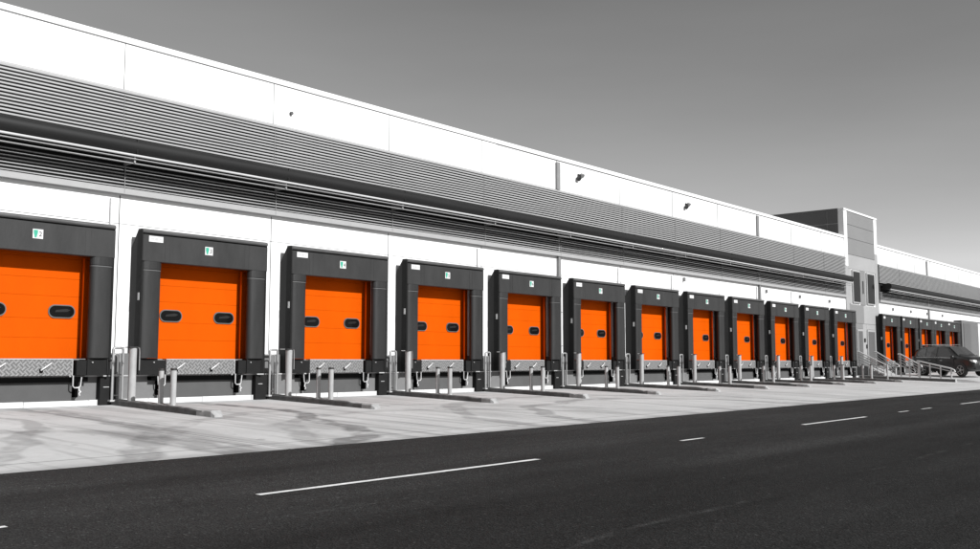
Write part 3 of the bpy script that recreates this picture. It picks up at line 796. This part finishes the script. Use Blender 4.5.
# ---------------------------------------------------------------- parked car (large dark SUV)
def car():
    e = empty('parked_car', (0, 0, 0))
    # stations: x(forward), bottom z, belt z, roof z (or bonnet), half width low, half width belt, half width roof
    st = [(-2.46, .55, .95, 1.02, .70, .78, .60), (-2.42, .42, 1.05, 1.30, .84, .86, .66), (-2.25, .34, 1.12, 1.62, .93, .93, .66), (-1.95, .30, 1.14, 1.76, .95, .95, .67),
          (-1.2, .28, 1.13, 1.83, .96, .96, .69), (-.4, .28, 1.11, 1.84, .96, .96, .70), (.3, .28, 1.09, 1.80, .96, .96, .69), (.62, .28, 1.08, 1.68, .96, .96, .68), (.95, .28, 1.08, 1.42, .96, .95, .70),
          (1.28, .28, 1.10, 1.22, .95, .94, .74), (1.6, .28, 1.10, 1.19, .95, .93, .72), (2.0, .30, 1.06, 1.14, .94, .91, .68), (2.25, .34, .99, 1.06, .90, .86, .62), (2.40, .40, .86, .92, .82, .78, .55), (2.46, .46, .74, .78, .72, .70, .45)]
    rings = []
    for x, zb_, zbelt, zr, wl_, wb, wr in st:
        half = [(0, zb_), (wl_ * .9, zb_), (wl_, zb_ + .12), (wl_ + .01, (zb_ + zbelt) / 2), (wb, zbelt - .06), (wb - .04, zbelt), (wr + (wb - .06 - wr) * .5, (zbelt + zr) / 2 if zr - zbelt > .2 else zbelt + (zr - zbelt) * .5), (wr, zr - .05 if zr - zbelt > .2 else zr - .012), (wr - .12, zr - .005), (0, zr + .015)]
        ring = [(x, w, z) for w, z in half] + [(x, -w, z) for w, z in half[-2:0:-1]]
        rings.append(ring)
    n = len(rings[0]); vs = [p for r in rings for p in r]; fs = []
    for i in range(len(rings) - 1):
        for k in range(n): fs.append((i * n + k, i * n + (k + 1) % n, (i + 1) * n + (k + 1) % n, (i + 1) * n + k))
    fs += [tuple(range(n)), tuple((len(rings) - 1) * n + k for k in range(n - 1, -1, -1))]
    b = MB(); b.add(vs, fs, True); body = b.build('body', M['carpaint'], e)
    md = body.modifiers.new('s', 'SUBSURF'); md.levels = 1; md.render_levels = 2
    # side windows slightly proud, both sides
    def sidew(pts, nm):
        for s in (-1, 1):
            q = MB(); vv = []
            for x, f in pts:
                i = max(j for j in range(len(st)) if st[j][0] <= x); a_, b_ = st[i], st[min(i + 1, len(st) - 1)]; u = (x - a_[0]) / max(1e-6, b_[0] - a_[0])
                zbelt = a_[2] + (b_[2] - a_[2]) * u; zr = a_[3] + (b_[3] - a_[3]) * u; wb = a_[5] + (b_[5] - a_[5]) * u; wr = a_[6] + (b_[6] - a_[6]) * u
                z = zbelt + .02 + (zr - zbelt - .10) * f; w = (wb - .045) + (wr + .0 - wb + .05) * f + .012
                vv.append((x, w * s, z))
            vo_ = [(x, y - s * .05, z) for x, y, z in vv]; k = len(vv)
            q.add(vv + vo_, [tuple(range(k)), tuple(range(2 * k - 1, k - 1, -1))] + [(i, (i + 1) % k, k + (i + 1) % k, k + i) for i in range(k)])
            q.build('side_window', M['car_glass'], e)
    sidew([(-1.95, .1), (-1.32, 0), (-1.32, .98), (-1.75, .9), (-2.0, .6)], 'q'); sidew([(-1.26, 0), (-.42, 0), (-.42, 1), (-1.26, .98)], 'r'); sidew([(-.36, 0), (.95, 0.0), (.62, .75), (.3, .95), (-.36, 1)], 'f')
    def quad(pts, nm, mt, dx=.03):
        q = MB(); v2 = [(x - dx, y, z - dx) for x, y, z in pts]; k = len(pts)
        q.add(list(pts) + v2, [tuple(range(k)), tuple(range(2 * k - 1, k - 1, -1))] + [(i, (i + 1) % k, k + (i + 1) % k, k + i) for i in range(k)]); return q.build(nm, mt, e)
    quad([(1.30, -.78, 1.17), (1.36, 0, 1.18), (1.30, .78, 1.17), (.50, .62, 1.755), (.55, 0, 1.79), (.50, -.62, 1.755)], 'windscreen', M['car_glass'])
    quad([(-2.47, -.6, 1.18), (-2.47, .6, 1.18), (-2.36, .55, 1.58), (-2.36, -.55, 1.58)], 'rear_window', M['glass'], -.03)
    for s in (-1, 1):
        q = MB(); q.tube([(-1.8, s * .60, 1.84), (-1.7, s * .6, 1.89), (.1, s * .62, 1.89), (.25, s * .62, 1.84)], .018, 8); q.build('roof_rail', M['chrome'], e)
        q = MB(); q.tube([(-2.0, s * .955, 1.13), (-.4, s * .965, 1.115), (1.0, s * .945, 1.085)], .014, 6); q.build('window_trim', M['chrome'], e)
        q = MB(); q.tube([(-1.3, s * .975, .42), (1.0, s * .975, .42)], .03, 6); q.build('side_sill', M['slatback'], e)
        q = MB(); q.box(.85, 1.05, min(s * .96, s * 1.14), max(s * .96, s * 1.14), 1.08, 1.26, .03); q.build('wing_mirror', M['carpaint'], e)
        for x in (-1.28, -.39, .98):
            q = MB(); q.box(x - .006, x + .006, min(s * .90, s * .974), max(s * .90, s * .974), .45, 1.05); q.build('door_gap', M['ink'], e)
        for x in (-1.0, -.1):
            q = MB(); q.box(x, x + .2, min(s * .93, s * .99), max(s * .93, s * .99), .93, .96, .008); q.build('door_handle', M['chrome'], e)
        q = MB(); q.prof_x([(s * .50, .82), (s * .84, .84), (s * .90, .98), (s * .60, .95)], 2.15, 2.40); q.build('headlight', M['lamp'], e)
        q = MB(); q.box(2.28, 2.41, min(s * .60, s * .78), max(s * .60, s * .78), .50, .57, .02); q.build('fog_light', M['lamp'], e)
        q = MB(); q.box(-2.46, -2.3, min(s * .66, s * .92), max(s * .66, s * .92), .95, 1.2, .03); q.build('tail_light', M['grey_pipe'], e)
    q = MB(); q.box(2.36, 2.45, -.5, .5, .60, .84, .02); q.build('grille', M['ink'], e)
    q = MB(); q.box(2.44, 2.465, -.48, .48, .70, .73, .004); q.box(2.44, 2.465, -.48, .48, .78, .80, .004); q.build('grille_bar', M['chrome'], e)
    q = MB(); q.box(2.2, 2.47, -.80, .80, .40, .52, .05); q.build('bumper', M['slatback'], e)
    for x in (-1.5, 1.48):
        for s in (-1, 1):
            w = empty('wheel', (x, s * .84, .38), 0, e)
            q = MB(); q.tube([(0, -.13, 0), (0, -.11, 0), (0, .11, 0), (0, .13, 0)], [.33, .38, .38, .33], 28); q.build('tyre', M['tyre'], w)
            q = MB(); q.tube([(0, s * .128, 0), (0, s * .138, 0)], [.27, .25], 24)
            q.build('rim', M['slatback'], w)
            q = MB(); q.tube([(0, s * .138, 0), (0, s * .15, 0)], [.06, .05], 12)
            for k in range(5):
                t = 2 * math.pi * k / 5; c_, s2 = math.cos(t), math.sin(t)
                q.add([(-s2 * .03, s * .139, c_ * .03), (s2 * .03, s * .139, -c_ * .03), (c_ * .25 + s2 * .02, s * .145, s2 * .25 - c_ * .02), (c_ * .25 - s2 * .02, s * .145, s2 * .25 + c_ * .02)], [(0, 1, 2, 3)])
            q.tube([(.255 * math.cos(2 * math.pi * k / 24), s * .14, .255 * math.sin(2 * math.pi * k / 24)) for k in range(25)], .014, 6)
            q.build('spokes', M['rim'], w)
            a_ = MB(); pr = [(.44 * math.cos(R(th)), .44 * math.sin(R(th))) for th in range(-20, 201, 10)]
            a_.prof_y(pr, min(s * .0, s * .131), max(s * .0, s * .131)); ao = a_.build('wheel_arch', M['ink'], e); ao.location = (x, s * .842, .36)
    return e
CAR = car(); CAR.location = (64.7, 16.75, 0.12); CAR.rotation_euler = (0, 0, R(-117)); CAR.scale = (.96, .96, 1.04)
CAR.location.z = gz(64.4, 16.5) + .0
tag(CAR, 'large dark grey SUV parked facing right beyond the handrails', 'car')
